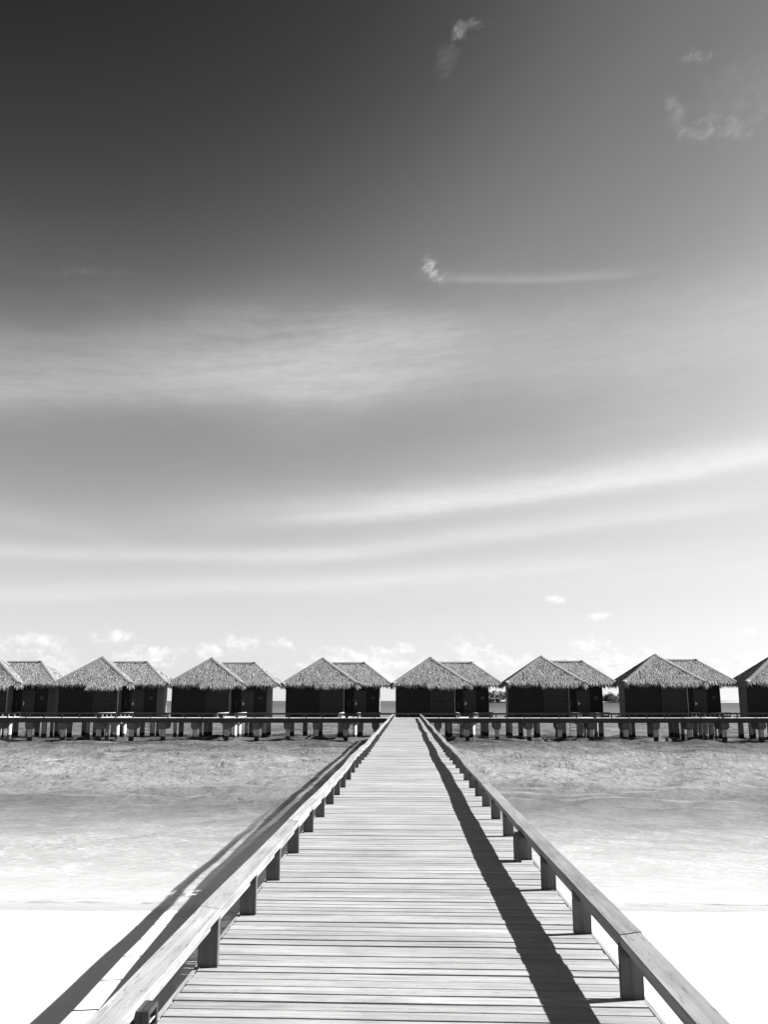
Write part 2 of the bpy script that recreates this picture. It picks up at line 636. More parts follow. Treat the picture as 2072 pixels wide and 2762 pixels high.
def smooth_noise(GX, GY, waves, seed):
    g = np.random.default_rng(seed)
    Z = np.zeros_like(GX)
    for lam, amp, cnt in waves:
        for _ in range(cnt):
            a = g.uniform(0, 2 * math.pi)
            k = 2 * math.pi / (lam * g.uniform(0.7, 1.4))
            Z += amp / math.sqrt(cnt) * np.sin(k * (GX * math.cos(a) + GY * math.sin(a)) + g.uniform(0, 6.28))
    return Z


xs = np.unique(np.concatenate([np.linspace(-600, -40, 40), np.linspace(-40, 40, 260), np.linspace(40, 600, 40)]))
ys = np.unique(np.concatenate([np.linspace(-120, -6, 24), np.linspace(-6, 32, 190), np.linspace(32, 190, 80)]))
GX, GY = np.meshgrid(xs, ys)
slope = -0.95 - 0.107 * (GY - 7.8)
slope = np.minimum(slope, -0.12 + 0 * slope)
slope = np.where(GY > 24, -2.68 - 0.05 * (GY - 24), slope)
slope = np.maximum(slope, -4.6)
near_shore = np.clip((GY - 2) / 6, 0.2, 1)
Zs = slope + near_shore * smooth_noise(GX, GY, [(9, 0.009, 8), (3.5, 0.005, 10), (22, 0.020, 6)], 3)
Zs += 0.00135 * np.minimum(np.abs(GX), 30) ** 1.6 * np.clip((GY - 5) / 8, 0, 1) * np.where(GY < 30, -0.25, 0)
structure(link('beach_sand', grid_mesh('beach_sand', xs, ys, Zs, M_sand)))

xs = np.concatenate([[-30000, -3000, -400], np.linspace(-75, 75, 430), [400, 3000, 30000]])
yn = [8.5]
while yn[-1] < 140:
    yn.append(yn[-1] + 0.2 + 0.004 * max(0, yn[-1] - 15))
ys = np.concatenate([yn, [180, 260, 500, 1200, 4000, 12000, 40000]])
GX, GY = np.meshgrid(xs, ys)
Zw = np.zeros_like(GX)
g = np.random.default_rng(21)
for lam, amp, cnt in [(7.0, 0.045, 7), (3.2, 0.055, 12), (1.7, 0.034, 16), (0.95, 0.012, 14)]:
    for _ in range(cnt):
        a = math.pi / 2 + g.normal(0, 0.8)
        k = 2 * math.pi / (lam * g.uniform(0.7, 1.4))
        ph = k * (GX * math.cos(a) + GY * math.sin(a)) + g.uniform(0, 6.28) + 0.8 * np.sin(GX * 0.21 + a * 5) * np.sin(GY * 0.17)
        Zw += amp * 1.5 / math.sqrt(cnt) * np.sin(ph)
env = np.clip((GY - 14.5) / 30, 0.05, 1) * np.clip((140 - GY) / 15, 0, 1) * np.clip((75 - np.abs(GX)) / 5, 0, 1)
Zw = WATER_Z + Zw * env
structure(link('sea_water', grid_mesh('sea_water', xs, ys, Zw, M_water)))
# the sea floor far out, so that nothing is seen below the sheet
deep = MB().box(-30000, 30000, 190, 40000, -8, -6)
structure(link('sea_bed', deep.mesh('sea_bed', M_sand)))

# ------------------------------------------------------------------ the jetty
JET_END = 77.5


def undul(y):
    return (0.011 * math.sin(y * 0.62 + 0.4) + 0.011 * math.sin(y * 0.29 + 2.1) + 0.007 * math.sin(y * 1.33)) * min(1, max(0.25, (y - 2) / 14)) \
        + 0.09 * max(0, min(1, (y - 35) / 40)) ** 1.3


def uslope(y):
    return (undul(y + 0.05) - undul(y - 0.05)) / 0.1


jetty = thing('jetty', 'long straight weathered timber jetty running out from the beach to the huts', 'jetty', (0, -2, -0.12))
JP = Vector((0, 2, 0.12))      # world -> jetty-local offset

SKEW = R(-1.5)
plank_meshes = []
for k in range(6):
    hl = 1.203 + random.uniform(-0.004, 0.004)
    w, t, c = 0.0545, 0.032, 0.004
    prof = [(-w, -t), (w, -t), (w, -c), (w - c * 0.4, -c * 0.25), (w - c, 0), (-w + c * 0.8, 0), (-w + c * 0.2, -c * 0.25), (-w, -c)]
    mb = MB()
    # slight crown along the length so that the joints are not ruler-straight
    st = [-hl, -hl * 0.5, 0, hl * 0.45, hl]
    sway = [random.uniform(-0.0014, 0.0014) for _ in st]
    lift = [random.uniform(-0.0016, 0.0016) for _ in st]
    npf = len(prof)
    vs = [(sx, p[0] + sway[i], p[1] + lift[i]) for i, sx in enumerate(st) for p in prof]
    fs = [(i * npf + j, (i + 1) * npf + j, (i + 1) * npf + (j + 1) % npf, i * npf + (j + 1) % npf) for i in range(len(st) - 1) for j in range(npf)]
    fs = [f[::-1] for f in fs]
    fs += [tuple(range(npf)), tuple(reversed(range((len(st) - 1) * npf, len(st) * npf)))]
    mb.add(vs, fs)
    plank_meshes.append(mb.mesh('plank', M_plank))
y = 2.2
far_planks = MB()
n_pl = 0
plank_rows = []
while y < JET_END - 0.05:
    ws = random.choice([1, 1, 1, 1, 0.97, 0.94, 1.03])
    gap = random.choice([0.010, 0.013, 0.012, 0.018, 0.011, 0.015, 0.009])
    yc = y + 0.0545 * ws
    plank_rows.append((yc, ws))
    y += 0.109 * ws + gap
y = 2.2
back_rows = []
while y > -2:
    back_rows.append((y - 0.063, 1))
    y -= 0.12
for yc, ws in plank_rows + back_rows:
    rz = SKEW + random.gauss(0, 0.0011)
    rx = math.atan(uslope(yc)) + random.gauss(0, 0.007)
    z = undul(yc) + random.gauss(0, 0.0016)
    me = random.choice(plank_meshes)
    if n_pl < 298 and yc > 2.2:
        link('plank', me, jetty, Vector((random.uniform(-0.004, 0.004), yc, z)) + JP, (rx, 0, rz), (1, ws, 1))
        n_pl += 1
    else:
        M = Matrix.Translation((random.uniform(-0.004, 0.004), yc, z)) @ Euler((rx, 0, rz)).to_matrix().to_4x4() @ Matrix.Diagonal((1, ws, 1, 1))
        far_planks.add([tuple(v.co) for v in me.vertices], [tuple(p.vertices) for p in me.polygons], M)
stuff(link('decking', far_planks.mesh('decking', M_plank), jetty, JP))

# edge boards, joists and cross-heads below the planks
for sx in (-1, 1):
    yb = -2.0
    while yb < JET_END - 0.2:
        ye = min(yb + 4.3, JET_END)
        mb = MB()
        n = 5
        for i in range(n):
            a, e = yb + (ye - yb) * i / n + (0.004 if i == 0 else 0), yb + (ye - yb) * (i + 1) / n
            za, ze = undul(a) - 0.004, undul(e) - 0.004
            x0, x1 = (1.2105, 1.232) if sx > 0 else (-1.232, -1.2105)
            vs = [(x0, a, za - 0.16), (x1, a, za - 0.16), (x1, a, za), (x0, a, za), (x0, e, ze - 0.16), (x1, e, ze - 0.16), (x1, e, ze), (x0, e, ze)]
            fs = [(0, 1, 5, 4), (1, 2, 6, 5), (2, 3, 7, 6), (3, 0, 4, 7)]
            if i == 0: fs.append((0, 3, 2, 1))
            if i == n - 1: fs.append((4, 5, 6, 7))
            mb.add(vs, fs)
        link('edge_board', mb.mesh('edge_board', M_cap), jetty, JP)
        yb = ye
for jx in (-1.02, -0.34, 0.34, 1.02):
    mb = MB()
    yb = -2.0
    while yb < JET_END - 0.3:
        ye = min(yb + 1.0, JET_END - 0.2)
        za, ze = undul(yb) - 0.037, undul(ye) - 0.037
        vs = [(jx - 0.04, yb, za - 0.18), (jx + 0.04, yb, za - 0.18), (jx + 0.04, yb, za), (jx - 0.04, yb, za),
              (jx - 0.04, ye, ze - 0.18), (jx + 0.04, ye, ze - 0.18), (jx + 0.04, ye, ze), (jx - 0.04, ye, ze)]
        mb.add(vs, [(0, 1, 5, 4), (1, 2, 6, 5), (2, 3, 7, 6), (3, 0, 4, 7), (0, 3, 2, 1), (4, 5, 6, 7)])
        yb = ye
    link('joist', mb.mesh('joist', M_beam), jetty, JP)
bent = MB().box(-1.15, 1.15, -0.16, 0.16, -0.62, -0.24, c=0.02)
bent.box(-0.98, -0.66, -0.15, 0.15, -4.2, -0.62)
bent.box(0.66, 0.98, -0.15, 0.15, -4.2, -0.62)
bent_me = bent.mesh('pile_bent', M_conc)
yb = 0.6
while yb < 76:
    link('pile_bent', bent_me, jetty, Vector((0, yb, undul(yb) - 0.0)) + JP)
    yb += 3.0
link('pile_bent', bent_me, jetty, Vector((0, 77.0, undul(77))) + JP, None, (1.25, 1.3, 1))

# kerb rails: sloping cap boards on posts with a stringer below
post_prof_x0, post_prof_x1 = 1.092, 1.210


def railing(sx, post_ys, cap_roll, seed):
    g = random.Random(seed)
    ys_n = list(post_ys)
    wob = {}
    for yp in ys_n:
        far = min(1.6, 0.55 + yp / 45)
        wob[yp] = (g.gauss(0, 0.0045) * far + 0.007 * far * math.sin(yp * 0.5 + seed), g.gauss(0, 0.004) * far + 0.006 * far * math.sin(yp * 0.43 + 2 * seed))
    wob[ys_n[-1]] = (0, 0)
    # stringer is the railing's own mesh
    mb = MB()
    T = []
    for yp in ys_n:
        T.append((yp, undul(yp) + wob[yp][1], wob[yp][0]))
    for (ya, za, xa), (yb_, zb, xb) in zip(T[:-1], T[1:]):
        x0, x1 = 1.136, 1.180
        zl, zh = 0.198, 0.268
        vs = [(sx * (x0 + xa), ya, za + zl), (sx * (x1 + xa), ya, za + zl), (sx * (x1 + xa), ya, za + zh), (sx * (x0 + xa), ya, za + zh),
              (sx * (x0 + xb), yb_, zb + zl), (sx * (x1 + xb), yb_, zb + zl), (sx * (x1 + xb), yb_, zb + zh), (sx * (x0 + xb), yb_, zb + zh)]
        fs = [(0, 1, 5, 4), (1, 2, 6, 5), (2, 3, 7, 6), (3, 0, 4, 7), (0, 3, 2, 1), (4, 5, 6, 7)]
        if sx < 0:
            fs = [f[::-1] for f in fs]
        mb.add(vs, fs)
    rail = link('railing', mb.mesh('railing', M_cap), jetty, JP)
    # cap boards, each spanning three bays
    cr, sr = math.cos(cap_roll), math.sin(cap_roll)

    def cap_ring(yp, k, dz):
        cx_ = 1.152
        prof = [(-0.058, 0.0), (0.058, 0.0), (0.060, 0.004), (0.060, 0.048), (0.056, 0.052), (-0.056, 0.052), (-0.060, 0.048), (-0.060, 0.004)]
        w = k
        out = []
        for px, pz in prof:
            qx = px * cr - (pz - 0.026) * sr * 1
            qz = px * sr + (pz - 0.026) * cr
            out.append((sx * (cx_ + w[0] + qx), yp, undul(yp) + w[1] + 0.269 + 0.026 + qz + dz))
        return out
    i = 0
    screws = MB()
    while i < len(ys_n) - 1:
        j = min(i + 3, len(ys_n) - 1)
        dzb = g.uniform(-0.003, 0.004)
        tw = g.uniform(-0.004, 0.004)
        rings = []
        pts = []
        for q in range(i, j):
            for s in range(3):
                t = s / 3
                ya = ys_n[q] * (1 - t) + ys_n[q + 1] * t
                wa = tuple(wob[ys_n[q]][c] * (1 - t) + wob[ys_n[q + 1]][c] * t for c in (0, 1))
                pts.append((ya, wa))
        pts.append((ys_n[j], wob[ys_n[j]]))
        pts[0] = (pts[0][0] + 0.0025, pts[0][1])
        pts[-1] = (pts[-1][0] - 0.0025, pts[-1][1])
        for ya, wa in pts:
            rings.append(cap_ring(ya, (wa[0] + tw, wa[1]), dzb))
        n = 8
        vs = [p for r_ in rings for p in r_]
        fs = [(a * n + b_, a * n + (b_ + 1) % n, (a + 1) * n + (b_ + 1) % n, (a + 1) * n + b_) for a in range(len(rings) - 1) for b_ in range(n)]
        fs += [tuple(range(n - 1, -1, -1)), tuple(range((len(rings) - 1) * n, len(rings) * n))]
        if sx < 0:
            fs = [f[::-1] for f in fs]
        link('rail_board', MB().add(vs, fs).mesh('rail_board', M_cap), rail)
        for q in range(i, j + 1):
            yp = ys_n[q]
            if yp < 16:
                for k in (-0.033, 0.03):
                    yo = yp + (0.03 if q == i else -0.03 if q == j else g.uniform(-0.02, 0.02))
                    zz = undul(yo) + wob[yp][1] + 0.269 + 0.0525 + dzb + k * sr
                    screws.cyl(sx * (1.152 + wob[yp][0] + tw + k), yo, zz - 0.004, zz + 0.0006, 0.0045, 8)
        i = j
    if screws.v:
        stuff(link('screw_heads', screws.mesh('screw_heads', M_dark), rail))
    pm = MB()
    x0, x1 = 1.092, 1.210
    if sx < 0:
        x0, x1 = -1.210, -1.092
    pm.box(x0, x1, -0.023, 0.023, 0.0, 0.266, c=0.003)
    pme = pm.mesh('post', M_post)
    for yp in ys_n:
        link('post', pme, rail, (wob[yp][0] * 0.6 * sx, yp, undul(yp) + 0.001), (0, 0, g.gauss(0, 0.012)), (1, 1, 1 + wob[yp][1] / 0.27 + 0.0))
    return rail, wob


left_posts = [1.35, 2.72, 4.08, 5.62, 6.97, 8.26, 9.65, 11.09, 12.53, 13.98, 15.34, 16.74, 18.37]
while left_posts[-1] + 1.43 < JET_END - 0.6:
    left_posts.append(left_posts[-1] + 1.43 + random.uniform(-0.04, 0.04))
left_posts.append(JET_END + 0.05)
right_posts = [0.9, 2.25, 3.66, 5.09, 6.49, 7.90, 9.34, 10.85, 12.36, 13.75, 15.20, 16.73, 18.26]
while right_posts[-1] + 1.43 < JET_END - 0.6:
    right_posts.append(right_posts[-1] + 1.43 + random.uniform(-0.04, 0.04))
right_posts.append(JET_END + 0.05)
rail_l, wob_l = railing(-1, left_posts, R(8), 3)
rail_r, wob_r = railing(1, right_posts, R(8), 5)
# small bent hook screwed into the left cap
hk = MB().tube([(0, 0, 0), (-0.006, 0, 0.012), (-0.014, 0.004, 0.02), (-0.018, 0.01, 0.012), (-0.014, 0.016, 0.004), (-0.02, 0.022, 0.0)], 0.0035, 6)
link('hook', hk.mesh('hook', M_dark), rail_l, (-1.205, 4.42, undul(4.42) + 0.305))


def louvre_light(label, sx, y, zb, h=0.262):
    t = thing('louvred_light', label, 'step light', (sx * 1.092, y, zb), 'louvred lights on the jetty posts')
    d = 0.062
    L = 0.14

    def B(x0, x1, y0, y1, z0, z1, **k):
        a, b_ = sorted((-sx * x0, -sx * x1))
        return MB().box(a, b_, y0, y1, z0, z1, **k)
    mb = B(0.002, 0.028, -L, 0.0, 0.0, h)
    link('housing', mb.mesh('housing', M_dark), t)
    fr = MB()
    for (y0, y1, z0, z1) in ((-L, -L + 0.018, 0, h), (-0.018, 0, 0, h), (-L + 0.018, -0.018, 0, 0.02), (-L + 0.018, -0.018, h - 0.02, h)):
        a, b_ = sorted((-sx * 0.028, -sx * d))
        fr.box(a, b_, y0, y1, z0, z1, c=0.003)
    link('frame', fr.mesh('frame', M_dark), t)
    n = 8
    a, b_ = sorted((-sx * 0.0, -sx * 0.026))
    sl = MB().box(a, b_, -L + 0.019, -0.019, -0.002, 0.002).mesh('slat', M_lampface)
    for i in range(n):
        link('slat', sl, t, (-sx * 0.031, 0, 0.036 + (h - 0.07) * i / (n - 1)), (0, sx * R(28), 0))
    return t


louvre_light('louvred light with a pale slatted face on the nearest left rail post', -1, 4.055, undul(4.05) + 0.001, 0.29)
louvre_light('black louvred light box on a right rail post farther along', 1, 9.315, undul(9.3) + 0.001)

# ------------------------------------------------------------------ walkway along the huts
def wy(x):
    return JET_END - 1.8 * (x / 30) ** 2


def wz(x):
    return 0.09 + 0.06 * (x / 30) ** 2


WALK_W = 1.9
walk = thing('walkway', 'dark timber walkway on concrete columns crossing behind the jetty end in front of the huts', 'walkway', (0, JET_END, 0))
walk.location = (0, JET_END, 0)
WP = Vector((0, -JET_END, 0))
colx = [-44.2, -41.5, -38.9, -36.2, -33.51, -31.03, -28.4, -25.53, -22.87, -20.29, -17.66, -15.04, -12.54, -9.95, -7.56, -5.11, -2.64, 2.62, 5.06, 7.52, 10.16, 12.68, 15.26, 18.02, 20.44, 23.15, 25.86, 28.72, 31.5, 34.2, 37.0, 39.8, 42.5]
huts_spec = [  # apex X, apex Y, label
    (-38.2, 84.4), (-28.4, 85.3), (-18.4, 86.5), (-8.0, 88.0), (2.30, 87.1), (12.55, 86.0), (22.7, 84.2), (33.0, 83.0)]
FB_X0, FB_X1 = 2.15, 3.85          # footbridge extent in hut-local x
openings = [(hx + FB_X0, hx + FB_X1) for hx, hy in huts_spec]


def span_pieces(x0, x1, cuts):
    """split x0..x1 by the openings in cuts"""
    segs = [(x0, x1)]
    for a, b_ in cuts:
        new = []
        for s, e in segs:
            if b_ <= s or a >= e:
                new.append((s, e))
            else:
                if a > s: new.append((s, a))
                if b_ < e: new.append((b_, e))
        segs = new
    return [(s, e) for s, e in segs if e - s > 0.05]


def sheared_box(mb, xa, xb, dy0, dy1, z0, z1, ea=0.0):
    ya, yb_ = wy(xa), wy(xb)
    za, zb = wz(xa), wz(xb)
    xa, xb = xa + ea, xb - ea
    vs = [(xa, ya + dy0, za + z0), (xb, yb_ + dy0, zb + z0), (xb, yb_ + dy1, zb + z0), (xa, ya + dy1, za + z0),
          (xa, ya + dy0, za + z1), (xb, yb_ + dy0, zb + z1), (xb, yb_ + dy1, zb + z1), (xa, ya + dy1, za + z1)]
    mb.add(vs, [(0, 3, 2, 1), (4, 5, 6, 7), (0, 1, 5, 4), (1, 2, 6, 5), (2, 3, 7, 6), (3, 0, 4, 7)])
    return mb


for xa, xb in zip(colx[:-1], colx[1:]):
    mb = MB()
    n = max(1, int((xb - xa) / 0.125))
    for i in range(n):
        a, e = xa + (xb - xa) * i / n, xa + (xb - xa) * (i + 1) / n
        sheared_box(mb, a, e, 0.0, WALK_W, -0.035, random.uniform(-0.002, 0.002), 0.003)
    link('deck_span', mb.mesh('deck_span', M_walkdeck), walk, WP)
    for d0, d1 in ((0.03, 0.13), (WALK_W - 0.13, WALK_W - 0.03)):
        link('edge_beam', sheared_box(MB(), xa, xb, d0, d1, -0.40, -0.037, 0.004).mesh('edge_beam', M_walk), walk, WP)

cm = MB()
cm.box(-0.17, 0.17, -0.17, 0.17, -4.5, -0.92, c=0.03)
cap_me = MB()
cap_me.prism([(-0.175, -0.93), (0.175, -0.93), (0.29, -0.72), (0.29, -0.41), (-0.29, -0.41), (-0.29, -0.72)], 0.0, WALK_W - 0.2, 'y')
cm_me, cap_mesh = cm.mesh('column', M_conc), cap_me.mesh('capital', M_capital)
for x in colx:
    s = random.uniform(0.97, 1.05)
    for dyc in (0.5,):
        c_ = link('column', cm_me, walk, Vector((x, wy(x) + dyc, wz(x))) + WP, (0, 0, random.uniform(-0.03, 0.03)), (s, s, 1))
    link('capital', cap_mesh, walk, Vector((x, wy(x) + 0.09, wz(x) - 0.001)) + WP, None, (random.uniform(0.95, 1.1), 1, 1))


def walk_rail(name, dy0, cuts, ends):
    pme = MB().box(-0.045, 0.045, -0.03, 0.03, 0.0, 0.27).mesh('post', M_walkrail)
    wide = MB().box(-0.13, 0.13, -0.04, 0.04, 0.0, 0.27).mesh('wide_post', M_walkrail)
    for s, e in span_pieces(colx[0], colx[-1], cuts):
        n = max(1, int((e - s) / 2.7))
        ring = []
        for i in range(n + 1):
            x = s + (e - s) * i / n
            yw, zw = wy(x) + dy0, wz(x)
            ring += [(x, yw, zw + 0.27), (x, yw + 0.11, zw + 0.27), (x, yw + 0.11, zw + 0.385), (x, yw, zw + 0.385)]
        fs = [(4 * i + k, 4 * i + 4 + k, 4 * i + 4 + (k + 1) % 4, 4 * i + (k + 1) % 4) for i in range(n) for k in range(4)]
        fs += [(0, 1, 2, 3), (4 * n + 3, 4 * n + 2, 4 * n + 1, 4 * n)]
        r_ = link(name, MB().add(ring, fs).mesh(name, M_walkrail), walk, WP)
        n = max(1, round((e - s) / 1.42))
        for i in range(n + 1):
            x = s + 0.05 + (e - s - 0.1) * i / n
            link('post', pme, r_, (x, wy(x) + dy0 + 0.055, wz(x) + 0.003))
        for x in ends:
            if s < x < e:
                link('wide_post', wide, r_, (x, wy(x) + dy0 + 0.056, wz(x) + 0.004))


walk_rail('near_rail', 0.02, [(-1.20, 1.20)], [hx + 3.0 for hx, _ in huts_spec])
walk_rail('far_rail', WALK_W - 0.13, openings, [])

# ------------------------------------------------------------------ thatched huts
def tri_sample(P, n, g):
    """n random points on a convex planar polygon P (k,3)"""
    P = np.asarray(P, float)
    tris = [(P[0], P[i], P[i + 1]) for i in range(1, len(P) - 1)]
    ar = np.array([np.linalg.norm(np.cross(b_ - a, c - a)) / 2 for a, b_, c in tris])
    idx = g.choice(len(tris), n, p=ar / ar.sum())
    u, v = g.random(n), g.random(n)
    f = u + v > 1
    u[f], v[f] = 1 - u[f], 1 - v[f]
    A = np.array([t[0] for t in tris])[idx]
    B = np.array([t[1] for t in tris])[idx]
    C = np.array([t[2] for t in tris])[idx]
    return A + (B - A) * u[:, None] + (C - A) * v[:, None], ar.sum()


def blades(P, down, nor, length, width, lift, g, spread=0.28):
    """bent strips lying on a slope: (n,5,3) points -> two quads and a tip triangle"""
    n = len(P)
    side = np.cross(nor, down)
    a = g.normal(0, spread, n)
    d = down * np.cos(a)[:, None] + side * np.sin(a)[:, None]
    s = side * np.cos(a)[:, None] - down * np.sin(a)[:, None]
    roll = g.normal(0, 0.22, n)
    s = s * np.cos(roll)[:, None] + nor * np.sin(roll)[:, None]
    L = length * g.uniform(0.6, 1.35, n)[:, None]
    W = width * g.uniform(0.6, 1.4, n)[:, None]
    H = lift * g.uniform(0.1, 1.5, n)[:, None]
    p0 = P + nor * 0.012
    p1 = p0 + d * L * 0.55 + nor * H
    p2 = p0 + d * L + nor * (H * g.uniform(-0.1, 1.2, n)[:, None]) - np.array([0, 0, 1]) * (0.05 * L)
    return np.stack([p0 - s * W * 0.4, p0 + s * W * 0.4, p1 - s * W * 0.5, p1 + s * W * 0.5, p2], 1)


def blades_mesh(name, arrs, mat):
    A = np.concatenate(arrs, 0)
    n = len(A)
    co = A.reshape(-1, 3)
    base_i = np.arange(n)[:, None] * 5
    quads = base_i + np.array([[0, 1, 3, 2]])
    tris = base_i + np.array([[2, 3, 4]])
    loops = np.concatenate([quads, tris], 1).reshape(-1)
    me = bpy.data.meshes.new(name)
    me.vertices.add(len(co))
    me.vertices.foreach_set('co', co.reshape(-1).astype(np.float32))
    me.loops.add(len(loops))
    me.loops.foreach_set('vertex_index', loops.astype(np.int32))
    me.polygons.add(2 * n)
    st = (np.arange(n)[:, None] * 7 + np.array([[0, 4]])).reshape(-1)
    me.polygons.foreach_set('loop_start', st.astype(np.int32))
    me.polygons.foreach_set('loop_total', np.tile([4, 3], n).astype(np.int32))
    me.update(calc_edges=True)
    me.materials.append(mat)
    return me


def unit(v):
    v = np.asarray(v, float)
    return v / np.linalg.norm(v)


def face_frame(P):
    P = np.asarray(P, float)
    n = unit(np.cross(P[1] - P[0], P[2] - P[0]))
    if n[2] < 0:
        n = -n
    dn = np.array([0, 0, -1.0])
    dn = unit(dn - n * np.dot(dn, n))
    return n, dn


def sag_top(P):
    return P


EZ = 2.98
TH = 0.20


def hip_roof(x0, x1, y0, y1, rx0, rx1, ry, rz, ez=EZ):
    A, B, C, D = (x0, y0, ez), (x1, y0, ez), (x1, y1, ez), (x0, y1, ez)
    if rx1 - rx0 < 0.02:
        P = (rx0, ry, rz)
        return [[A, B, P], [B, C, P], [C, D, P], [D, A, P]], [(A, P), (B, P), (C, P), (D, P)]
    P, Q = (rx0, ry, rz), (rx1, ry, rz)
    return [[A, B, Q, P], [B, C, Q], [C, D, P, Q], [D, A, P]], [(A, P), (B, Q), (C, Q), (D, P), (P, Q)]


def shell(faces, mat, name):
    mb = MB()
    for F in faces:
        n = len(F)
        low = [(p[0], p[1], p[2] - TH) for p in F]
        mb.add(list(F) + low, [tuple(range(n)), tuple(range(2 * n - 1, n - 1, -1))] + [(i, n + i, n + (i + 1) % n, (i + 1) % n) for i in range(n)])
    return mb.mesh(name, mat)


def edge_fringe(a, b_, outv, g, per_m=34, length=0.42, width=0.07):
    a, b_ = np.array(a, float), np.array(b_, float)
    L = np.linalg.norm(b_ - a)
    n = int(L * per_m)
    t = g.random(n)
    layer = g.random(n)
    P = a + (b_ - a) * t[:, None]
    outv = unit(outv)
    P = P + outv * (-0.12 + 0.14 * layer[:, None]) + np.array([0, 0, 1]) * (0.10 - 0.22 * layer[:, None])
    dn = unit(outv * 0.42 + np.array([0, 0, -1.0]))
    nor = unit(np.array([0, 0, 1.0]) * 0.42 + outv)
    clump = 1 + 0.25 * np.sin(t * L * 5.1 + 1.0) * np.sin(t * L * 2.3)
    bl = blades(P, np.tile(dn, (n, 1)), np.tile(nor, (n, 1)), length, width, 0.03, g, 0.22)
    root = bl[:, :2].mean(1, keepdims=True)
    return root + (bl - root) * clump[:, None, None]


def ridge_strip(a, b_, w=0.25, g=None):
    """rounded thatch cap lying along a hip or ridge"""
    a, b_ = Vector(a), Vector(b_)
    d = (b_ - a)
    L = d.length
    d.normalize()
    side = d.cross(Vector((0, 0, 1)))
    side.normalize()
    up = side.cross(d)
    n = max(3, int(L / 0.35))
    prof = [(-w, -0.10), (-w * 0.62, 0.0), (-w * 0.2, 0.045), (w * 0.2, 0.045), (w * 0.62, 0.0), (w, -0.10)]
    vs, fs = [], []
    k = len(prof)
    for i in range(n + 1):
        c = a + d * (L * i / n)
        j = random.uniform(0.88, 1.12)
        off = side * random.uniform(-0.015, 0.015)
        for s, u in prof:
            vs.append(tuple(c + off + side * (s * j) + up * (u * j)))
    for i in range(n):
        for q in range(k - 1):
            fs.append((i * k + q, i * k + q + 1, (i + 1) * k + q + 1, (i + 1) * k + q))
    fs.append(tuple(range(k)))
    fs.append(tuple(range((n + 1) * k - 1, n * k - 1, -1)))
    return MB().add(vs, fs).mesh('ridge_cap', M_ridge, True)


PYR = dict(x0=-3.56, x1=3.56, y0=0.0, y1=4.8, rx0=0.0, rx1=0.0, ry=2.55, rz=5.42)
WING = dict(x0=-0.6, x1=6.55, y0=0.95, y1=6.1, rx0=0.55, rx1=3.95, ry=3.5, rz=5.0)


def in_pyr(P):
    """height of the pyramid's surface above each point (to drop hidden blades of the wing)"""
    x, y, z = P[:, 0], P[:, 1], P[:, 2]
    hx = (3.56 - np.abs(x)) / 3.56
    hy = np.where(y < 2.55, y / 2.55, (4.8 - y) / 2.25)
    return EZ + (5.42 - EZ) * np.minimum(hx, hy)


